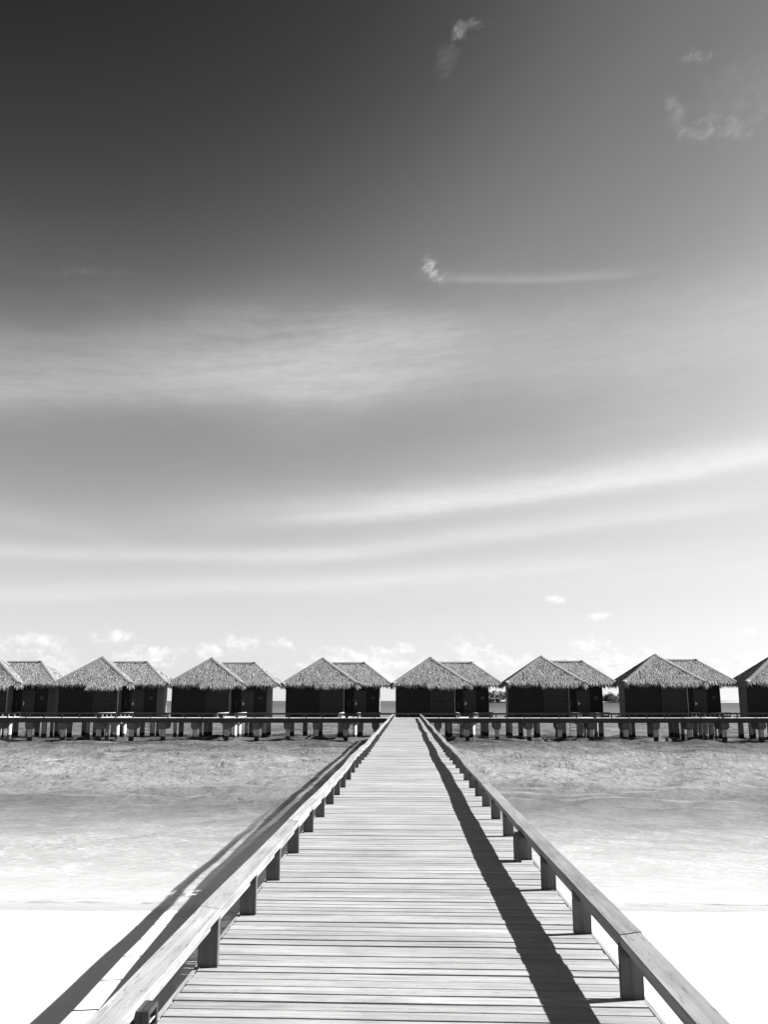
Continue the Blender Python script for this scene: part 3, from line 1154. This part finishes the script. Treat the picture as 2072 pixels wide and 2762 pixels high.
def build_roof_meshes(awn, seed):
    g = np.random.default_rng(seed)
    f1, r1_ = hip_roof(**PYR)
    f2, r2_ = hip_roof(**WING)
    out = {}
    arrs = []
    for F in f1:
        n, dn = face_frame(F)
        P, ar = tri_sample(F, 10, g)
        cnt = int(ar * (230 if F is not f1[2] else 60))
        P, _ = tri_sample(F, cnt, g)
        arrs.append(blades(P, np.tile(dn, (cnt, 1)), np.tile(n, (cnt, 1)), 0.46, 0.06, 0.028, g, 0.16))
    ez = EZ
    crn = [(-3.56, 0, ez), (3.56, 0, ez), (3.56, 4.8, ez), (-3.56, 4.8, ez)]
    outs = [(0, -1, 0), (1, 0, 0), (0, 1, 0), (-1, 0, 0)]
    for i in range(4):
        if i == 1:
            arrs.append(edge_fringe(crn[1], (3.56, 1.3, ez), outs[1], g))
            continue
        arrs.append(edge_fringe(crn[i], crn[(i + 1) % 4], outs[i], g, 34 if i != 2 else 16))
    # awning: an extra skirt of thatch hanging lower over the window
    ax0, ax1 = -0.35, 2.75
    drop = awn * 0.8
    Aw = [(ax0, -awn, ez - drop - 0.05), (ax1, -awn, ez - drop - 0.05), (ax1 - 0.1, 0.6, ez + 0.62), (ax0 + 0.1, 0.6, ez + 0.62)]
    n, dn = face_frame(Aw)
    P, ar = tri_sample(Aw, 10, g)
    cnt = int(ar * 240)
    P, _ = tri_sample(Aw, cnt, g)
    arrs.append(blades(P, np.tile(dn, (cnt, 1)), np.tile(n, (cnt, 1)), 0.46, 0.06, 0.028, g, 0.16))
    arrs.append(edge_fringe(Aw[0], Aw[1], (0, -1, 0), g, 40, 0.36))
    # drooping tail of thatch at the front right corner
    arrs.append(edge_fringe((3.25, -0.02, ez + 0.02), (3.6, 0.0, ez - 0.06), (0.25, -1, 0), g, 130, 0.46, 0.08))
    out['pyr'] = shell(f1 + [Aw], M_thatch_in, 'main_roof')
    out['pyr_th'] = blades_mesh('thatch', arrs, M_thatch)
    out['pyr_rg'] = [ridge_strip(a, b_) for a, b_ in r1_[:4]]
    arrs = []
    for F in f2:
        n, dn = face_frame(F)
        P, ar = tri_sample(F, 10, g)
        cnt = int(ar * (230 if F is not f2[2] else 60))
        P, _ = tri_sample(F, cnt, g)
        P = P[P[:, 2] > in_pyr(P) - 0.1]
        cnt = len(P)
        arrs.append(blades(P, np.tile(dn, (cnt, 1)), np.tile(n, (cnt, 1)), 0.46, 0.06, 0.028, g, 0.16))
    W = WING
    c2 = [(3.3, W['y0'], ez), (W['x1'], W['y0'], ez), (W['x1'], W['y1'], ez), (W['x0'], W['y1'], ez)]
    for i in range(3):
        arrs.append(edge_fringe(c2[i], c2[i + 1], outs[i], g, 34 if i != 2 else 16))
    out['wing'] = shell(f2, M_thatch_in, 'wing_roof')
    out['wing_th'] = blades_mesh('thatch', arrs, M_thatch)
    out['wing_rg'] = [ridge_strip(r2_[1][0], r2_[1][1]), ridge_strip(r2_[2][0], r2_[2][1]), ridge_strip((0.55, 3.5, 5.0), r2_[4][1])]
    # long tuft where the front right hip runs out
    return out


roof_sets = [build_roof_meshes(0.42, 1), build_roof_meshes(0.16, 2), build_roof_meshes(0.24, 4)]

# hut walls, openings and fittings (hut-local metres, origin at the front eave line on the deck)
WALL_H = 3.02


def wall_block(x0, x1, y0, y1, name='wall'):
    mb = MB()
    n = int(WALL_H / 0.13)
    # horizontal boards standing slightly proud one over another
    for i in range(n):
        z0, z1 = i * WALL_H / n, (i + 1) * WALL_H / n
        o = 0.012
        vs = [(x0 - o, y0 - o, z0), (x1 + o, y0 - o, z0), (x1 + o, y1 + o, z0), (x0 - o, y1 + o, z0),
              (x0, y0, z1), (x1, y0, z1), (x1, y1, z1), (x0, y1, z1)]
        mb.add(vs, [(0, 1, 5, 4), (1, 2, 6, 5), (2, 3, 7, 6), (3, 0, 4, 7), (0, 3, 2, 1), (4, 5, 6, 7)])
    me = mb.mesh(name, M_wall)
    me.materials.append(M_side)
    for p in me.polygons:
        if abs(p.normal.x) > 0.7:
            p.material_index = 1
    return me


wall_front = wall_block(-3.3, 2.1, 0.9, 2.9)
wall_back = wall_block(-2.4, 2.1, 2.93, 4.7)
wall_right = wall_block(2.14, 5.4, 2.1, 5.8)
fl = MB().box(-3.3, 2.1, 0.92, 4.7, -0.34, -0.004)
fl.box(2.13, 5.42, 0.35, 5.8, -0.34, -0.03)
floor_me = fl.mesh('floor_frame', M_walk)
pd = MB()
for i in range(14):
    pd.box(2.12, 5.5, 0.30 + i * 0.125, 0.30 + i * 0.125 + 0.119, -0.028, 0.004)
porch_me = pd.mesh('porch_deck', M_walkdeck)
wf = MB()
WX0, WX1, WZ0, WZ1, WY = -0.08, 2.0, 0.10, 2.42, 0.885
for xx in np.linspace(WX0, WX1, 4):
    wf.box(xx - 0.03, xx + 0.03, WY - 0.06, WY, WZ0, WZ1)
for zz in (WZ0, 1.15, WZ1):
    wf.box(WX0 + 0.03, WX1 - 0.03, WY - 0.055, WY - 0.003, zz - 0.03, zz + 0.03)
win_me = wf.mesh('window', M_frame)
pw = (WX1 - WX0) / 3
pane_me = MB().box(0, pw - 0.07, WY - 0.035, WY - 0.02, 0, (WZ1 - WZ0) / 2 - 0.07).mesh('pane', M_glass)
dm = MB().box(3.1, 4.12, 2.03, 2.086, 0.02, 2.25)
door_me = dm.mesh('door', M_door)
dp = MB().box(0, 0.36, 2.012, 2.029, 0, 0.55, c=0.008).mesh('door_panel', M_door)
hm = MB().box(-0.03, 0.03, 1.995, 2.028, 0.98, 1.22)
hm.box(-0.015, 0.14, 1.96, 1.985, 1.10, 1.13)
hm.box(-0.02, 0.02, 1.975, 2.0, 1.095, 1.135)
hm.cyl(0, 2.0, 1.33, 1.39, 0.03, 8)
handle_me = hm.mesh('handle', M_metal)
dfm = MB().box(3.0, 3.09, 2.02, 2.082, 0.0, 2.34).box(4.13, 4.22, 2.02, 2.082, 0.0, 2.34).box(3.09, 4.13, 2.02, 2.082, 2.26, 2.34)
dframe_me = dfm.mesh('door_frame', M_frame)
npm = MB().box(4.66, 4.98, 2.05, 2.085, 1.52, 1.76, c=0.006)
plate_me = npm.mesh('number_plate', M_plate)
nin = MB().box(4.69, 4.95, 2.040, 2.049, 1.55, 1.73)
plate_in_me = nin.mesh('plate_face', M_plate_in)
dig = MB()
for i in range(3):
    dig.box(4.745 + i * 0.055, 4.785 + i * 0.055, 2.032, 2.039, 1.605, 1.675)
dig_me = dig.mesh('plate_digits', M_plate)
mb_box = MB().box(2.45, 2.62, 2.0, 2.086, 0.75, 1.35, c=0.01).mesh('meter_box', M_plate_in)
sw = MB().box(2.86, 2.98, 2.06, 2.086, 1.40, 1.45).mesh('switch_plate', M_plate)
cp = MB().box(2.115, 2.175, 0.85, 0.91, -0.02, 2.75).mesh('corner_post', M_bridgerail)
prm = MB().box(3.9, 5.6, 0.31, 0.41, 0.27, 0.37)
for xx in (4.05, 4.8, 5.5):
    prm.box(xx - 0.04, xx + 0.04, 0.33, 0.39, 0.005, 0.269)
porch_rail_me = prm.mesh('porch_rail', M_walkrail)
skm = MB().box(4.0, 5.55, 0.25, 0.29, -0.25, 0.10).mesh('porch_skirt', M_walkrail)
eave_board = MB().box(-0.25, 2.6, -0.10, -0.06, 2.52, 2.66).mesh('eave_board', M_side)
blind = MB().box(-0.02 + 0.2, 0.85, 0.60, 0.66, 2.40, 2.62).mesh('pale_panel', M_white)
stilt = MB().cyl(0, 0, -4.4, -0.34, 0.235, 14).mesh('stilt', M_conc)
thin_stilt = MB().cyl(0, 0, -4.4, -0.34, 0.16, 12).mesh('stilt', M_conc)

hut_labels = [
    'thatched hut cut off by the left edge of the photo',
    'second thatched hut from the left, with the deepest ragged awning over its window',
    'third thatched hut from the left, with a capped pointed peak',
    'thatched hut just left of the jetty end, pale panel under its awning',
    'thatched hut directly behind the right side of the jetty end',
    'thatched hut with island trees showing on both of its sides',
    'large thatched hut second from right, its left roof slope dark',
    'thatched hut cut off by the right edge of the photo']
stilt_xy = [(-3.0, 1.2), (-3.0, 3.6), (-1.9, 4.4), (-0.6, 1.25), (-0.6, 3.2), (-0.3, 4.5), (1.7, 1.2), (1.75, 3.0), (1.6, 4.5), (3.6, 2.3), (3.6, 4.2), (5.15, 2.2), (5.15, 3.9), (5.1, 5.5)]
FLOOR_Z = 0.12


def build_hut(i):
    hx, hy = huts_spec[i]
    t = thing('thatched_hut', hut_labels[i], 'hut', (hx, hy - 2.55, FLOOR_Z), 'thatched huts on stilts over the water')
    g = random.Random(50 + i)
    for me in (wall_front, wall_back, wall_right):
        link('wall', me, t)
    link('floor_frame', floor_me, t)
    link('porch_deck', porch_me, t)
    w = link('window', win_me, t)
    for a in range(3):
        for b_ in range(2):
            link('pane', pane_me, w, (WX0 + pw * a + 0.035, 0, WZ0 + (WZ1 - WZ0) / 2 * b_ + 0.035))
    link('door_frame', dframe_me, t)
    d = link('door', door_me, t)
    for a in range(2):
        for b_ in range(3):
            link('door_panel', dp, d, (3.17 + a * 0.50, 0, 0.2 + b_ * 0.68))
    link('handle', handle_me, d, (3.20, 0, 0))
    npo = link('number_plate', plate_me, t)
    link('plate_face', plate_in_me, npo)
    link('plate_digits', dig_me, npo)
    link('meter_box', mb_box, t)
    link('switch_plate', sw, t)
    link('corner_post', cp, t)
    link('porch_rail', porch_rail_me, t)
    link('porch_skirt', skm, t)
    rs = roof_sets[(0, 0, 2, 1, 2, 1, 1, 2)[i]]
    r_ = link('main_roof', rs['pyr'], t)
    stuff(link('thatch', rs['pyr_th'], r_))
    for me in rs['pyr_rg']:
        link('ridge_cap', me, r_)
    r2 = link('wing_roof', rs['wing'], t)
    stuff(link('thatch', rs['wing_th'], r2))
    for me in rs['wing_rg']:
        link('ridge_cap', me, r2)
    if i in (5, 6):
        link('eave_board', eave_board, t)
    if i == 3:
        link('pale_panel', blind, t)
    for k, (sx_, sy_) in enumerate(stilt_xy):
        link('stilt', stilt if k % 3 else thin_stilt, t, (sx_ + g.uniform(-0.1, 0.1), sy_ + g.uniform(-0.1, 0.1), 0))
    s = [1.0, 1.0, 0.99, 1.0, 1.0, 1.01, 1.02, 1.02][i]
    t.scale = (s, s, s)
    t.rotation_euler = (0, 0, R([-1.0, 0.6, -0.5, 0, 0.4, -0.3, 0.8, -0.8][i]))
    return t


for i in range(8):
    build_hut(i)

# footbridges between the walkway and each hut's porch
fb_labels = [
    'short footbridge leading to the hut at the left edge',
    'short footbridge with pale sunlit rails leading to the second hut from the left',
    'short footbridge leading to the third hut from the left',
    'short footbridge just left of the jetty end',
    'short footbridge just right of the jetty end',
    'short footbridge leading to the hut between the island trees',
    'short footbridge leading to the large hut second from the right',
    'short footbridge leading to the hut at the right edge']
for i, (hx, hy) in enumerate(huts_spec):
    xa, xb = hx + FB_X0, hx + FB_X1
    xm = (xa + xb) / 2
    ya, yb_ = wy(xm) + WALK_W + 0.02, hy - 2.55 + 0.27
    L = yb_ - ya
    za, zb = wz(xm), FLOOR_Z + 0.0
    t = thing('footbridge', fb_labels[i], 'footbridge', (xm, ya, za), 'footbridges to the huts')
    w2 = (xb - xa) / 2
    rise = (zb - za) / L
    mb = MB()
    n = int(L / 0.125)
    for k in range(n):
        y0 = L * k / n
        mb.box(-w2, w2, y0 + 0.003, y0 + L / n - 0.003, -0.034 + rise * y0, rise * y0 + random.uniform(-0.002, 0.002))
    link('deck', mb.mesh('deck', M_walkdeck), t)
    for sx_ in (-1, 1):
        rb = MB()
        xr = sx_ * (w2 - 0.06)
        vs = []
        for yy_ in (0.0, L - 0.05):
            zz = rise * yy_
            vs += [(xr - 0.06, yy_, zz + 0.28), (xr + 0.06, yy_, zz + 0.28), (xr + 0.06, yy_, zz + 0.37), (xr - 0.06, yy_, zz + 0.37)]
        rb.add(vs, [(0, 1, 5, 4), (1, 2, 6, 5), (2, 3, 7, 6), (3, 0, 4, 7), (0, 3, 2, 1), (4, 5, 6, 7)])
        r_ = link('handrail', rb.mesh('handrail', M_bridgerail), t)
        pm = MB().box(xr - 0.05, xr + 0.05, -0.03, 0.03, 0.002, 0.278).mesh('post', M_bridgerail)
        np_ = max(2, round(L / 1.2))
        for k in range(np_ + 1):
            y0 = 0.15 + (L - 0.3) * k / np_
            link('post', pm, r_, (0, y0, rise * y0))
    bm_ = MB().box(-w2 + 0.1, -w2 + 0.22, 0.0, L, -0.36, -0.038).box(w2 - 0.22, w2 - 0.1, 0.0, L, -0.36, -0.038)
    link('beam', bm_.mesh('beam', M_walk), t)
    for fy in (0.34, 0.74):
        hd = MB().prism([(-w2 + 0.05, -0.38), (-w2 + 0.05, -0.52), (-w2 + 0.3, -0.66), (w2 - 0.3, -0.66), (w2 - 0.05, -0.52), (w2 - 0.05, -0.38)][::-1], L * fy - 0.16, L * fy + 0.16, 'y')
        link('crosshead', hd.mesh('crosshead', M_conc), t)
        for sx_ in (-0.42, 0.46):
            link('column', MB().cyl(sx_, L * fy, -4.5, -0.66, 0.17, 14).mesh('column', M_conc, True), t)

# swim ladders hanging behind some huts
def ladder(label, x, y, z, rz=0.0, w=0.6):
    t = thing('swim_ladder', label, 'ladder', (x, y, z), 'swim ladders behind the huts', rot=(0, 0, rz))
    for s in (-w / 2, w / 2):
        link('stile', MB().box(s - 0.025, s + 0.025, -0.025, 0.025, -1.9, 0.0).mesh('stile', M_trunk), t)
    rg = MB().box(-w / 2 + 0.026, w / 2 - 0.026, -0.02, 0.02, -0.02, 0.02).mesh('rung', M_trunk)
    for k in range(6):
        link('rung', rg, t, (0, 0, -0.15 - k * 0.31))


ladder('swim ladder hanging below the hut right of the jetty end', 4.65, 90.6, -0.20, 0, 0.66)
ladder('swim ladder hanging below the hut between the island trees', 15.95, 89.6, -0.20, 0, 0.66)
ladder('narrow side-on swim ladder below the large hut second from the right', 25.2, 88.2, -0.20, R(55), 0.6)
ladder('swim ladder partly hidden by columns below the second hut from the left', -25.2, 89.3, -0.20, R(20), 0.66)
for i, yb_ in ((4, 90.2), (5, 89.15), (6, 87.8), (1, 88.9)):
    hx, hy = huts_spec[i]
# ladders hang from a small rear landing of their hut
landing = MB().box(-2.4, 5.4, 4.72, 6.9, -0.30, -0.36 + 0.10).mesh('rear_landing', M_walk)
for o in list(col.objects):
    if o.name.split('.')[0] == 'thatched_hut':
        link('rear_landing', landing, o)

# ------------------------------------------------------------------ far island, breakwater, sandbank
g = np.random.default_rng(5)
ix, iy = np.meshgrid(np.linspace(90, 420, 50), np.linspace(1500, 1640, 14))
e = np.clip(1 - ((ix - 255) / 165) ** 4, 0, 1) * np.clip((iy - 1500) / 25, 0, 1) * np.clip((1640 - iy) / 25, 0, 1)
iz = WATER_Z - 0.6 + e * 3.2
structure(link('island_ground', grid_mesh('island_ground', ix[0], iy[:, 0], iz, M_sand)))
bw = MB()
for k in range(160):
    x = 92 + k * 2.05
    s = random.uniform(0.8, 1.3)
    bw.box(x - 1.2 * s, x + 1.2 * s, 1484 + random.uniform(-1, 1), 1488, WATER_Z - 1, WATER_Z + 1.15 * s, c=0.3)
thing('breakwater', 'low dark rock breakwater in front of the far island', 'breakwater', (0, 0, 0), None, bw.mesh('breakwater', M_rock))


def crown_mesh(seed, w, h, n=420):
    g = np.random.default_rng(seed)
    cl = []
    for _ in range(14):
        a = g.uniform(0, 6.28)
        r_ = w * 0.5 * math.sqrt(g.random())
        cl.append((r_ * math.cos(a), r_ * math.sin(a), h * (0.15 + 0.7 * g.random()) * (1 - 0.5 * r_ / w), g.uniform(0.16, 0.30) * w))
    vs, fs = [], []
    for _ in range(n):
        c = cl[g.integers(len(cl))]
        d = g.normal(size=3)
        d /= np.linalg.norm(d)
        p = Vector((c[0], c[1], c[2])) + Vector(d * [1, 1, 0.75]) * c[3] * (0.75 + 0.3 * g.random())
        q = Euler(tuple(g.uniform(-1, 1, 3) * 1.4)).to_matrix()
        s = g.uniform(0.5, 1.1)
        o = len(vs)
        for a, b_ in ((-s, -s * .5), (s, -s * .4), (s * 1.1, s * .5), (-s * .8, s * .6)):
            vs.append(tuple(p + q @ Vector((a, b_, 0))))
        fs.append((o, o + 1, o + 2, o + 3))
    return MB().add(vs, fs).mesh('crown', M_leaf)


crowns = [crown_mesh(31, 13, 11), crown_mesh(32, 11, 13), crown_mesh(33, 16, 9, 520)]
trunk_me = MB().cyl(0, 0, -1, 7, 0.35, 7, 0.2).tube([(0, 0, 4), (1.5, 0.3, 6), (2.8, 0.5, 8.5)], 0.15, 5).tube([(0, 0, 3.5), (-1.6, -0.3, 6), (-2.6, -0.5, 8)], 0.15, 5).mesh('trunk', M_trunk)
TREES = [(131, 0, 1.45, 'island tree touching the right wall of the hut behind the jetty end'),
         (140, 1, 1.35, 'island tree just left of the pale lamp post'),
         (152, 2, 1.30, 'spreading island tree just right of the pale lamp post'),
         (162, 0, 1.10, 'lower island tree between the lamp post trees and the sixth hut'),
         (173, 1, 1.25, 'island tree against the left wall of the sixth hut'),
         (322, 2, 1.25, 'island tree against the right wall of the sixth hut'),
         (333, 0, 1.20, 'dark island tree in the middle of the gap left of the large hut'),
         (343, 2, 1.20, 'broad island tree behind the pale roofed pavilion'),
         (356, 1, 1.30, 'island tree against the left wall of the large hut')]
for k, (x, c_, s, lab) in enumerate(TREES):
    t = thing('island_tree', lab, 'tree', (x, 1530 + g.uniform(-12, 20), 0.5), 'trees on the far island')
    t.scale = (s, s, s)
    t.rotation_euler = (0, 0, g.uniform(0, 6.28))
    link('trunk', trunk_me, t)
    link('crown', crowns[c_], t, (0, 0, 3.4 if x < 200 else 1.6))
wood_b = MB()
for k in range(16):
    x = 184 + k * 8.2
    me = crowns[k % 3]
    M = Matrix.Translation((x, 1545 + g.uniform(-12, 25), 3.0)) @ Euler((0, 0, g.uniform(0, 6.28))).to_matrix().to_4x4() @ Matrix.Scale(1.25, 4)
    wood_b.add([tuple(v.co) for v in me.vertices], [tuple(p.vertices) for p in me.polygons], M)
stuff(link('far_wood', wood_b.mesh('far_wood', M_leaf)))
und = MB()
for k in range(34):
    x = 122 + k * 1.75 if k < 17 else 306 + (k - 17) * 3.6
    me = crowns[(k * 2) % 3]
    M = Matrix.Translation((x, 1524 + g.uniform(-8, 12), 0.6)) @ Euler((0, 0, g.uniform(0, 6.28))).to_matrix().to_4x4() @ Matrix.Diagonal((0.75, 0.75, 0.45 if k < 17 else 0.8, 1))
    und.add([tuple(v.co) for v in me.vertices], [tuple(p.vertices) for p in me.polygons], M)
stuff(link('island_undergrowth', und.mesh('island_undergrowth', M_leaf)))
rf = MB()
rf.add([(-11, -6, 3.2), (11, -6, 3.2), (11, 6, 3.2), (-11, 6, 3.2), (-5, 0, 7.6), (5, 0, 7.6)], [(0, 1, 5, 4), (1, 2, 5), (2, 3, 4, 5), (3, 0, 4), (3, 2, 1, 0)])
pv = thing('pavilion', 'small pavilion with a pale hipped roof on the far island shore', 'pavilion', (351, 1496, 0.8))
link('roof', rf.mesh('roof', M_white), pv)
link('wall', MB().box(-8, 8, -4, 4, -1, 3.15).mesh('wall', M_white), pv)
lp = thing('lamp_post', 'thin pale lamp post standing before the far island trees', 'lamp post', (143.5, 1508, 0.2))
link('pole', MB().cyl(0, 0, -1, 14, 0.45, 8, 0.3).mesh('pole', M_white), lp)
link('lamp_arm', MB().tube([(0, 0, 13.9), (0.8, 0, 14.4), (2.4, 0, 14.5)], 0.2, 6).mesh('lamp_arm', M_white), lp)
sx_, sy_ = np.meshgrid(np.linspace(540, 860, 40), np.linspace(1760, 1860, 8))
e = np.clip(1 - ((sx_ - 700) / 160) ** 2, 0, 1) * np.clip((sy_ - 1760) / 30, 0, 1) * np.clip((1860 - sy_) / 30, 0, 1)
structure(link('sandbank', grid_mesh('sandbank', sx_[0], sy_[:, 0], WATER_Z - 0.5 + e * 3.0, M_sand)))

# ------------------------------------------------------------------ scraps on the sand
db = MB()
for k in range(12):
    side = -1 if k < 8 else 1
    x, y = side * random.uniform(1.6, 4.5), random.uniform(6.0, 14.0)
    z = -0.95 - 0.107 * (y - 7.8)
    s = random.uniform(0.010, 0.022)
    a = random.uniform(0, 6.28)
    M = Matrix.Translation((x, y, z + 0.012)) @ Euler((random.uniform(-.4, .4), random.uniform(-.4, .4), a)).to_matrix().to_4x4()
    db.add([(-s, 0, 0), (0, -s * .4, s * .3), (s, 0, 0), (0, s * .4, s * .3), (0, 0, -s * .2)], [(0, 1, 2, 3), (0, 4, 1), (1, 4, 2), (2, 4, 3), (3, 4, 0)], M)
stuff(link('dry_leaf_scraps', db.mesh('dry_leaf_scraps', M_debris)))
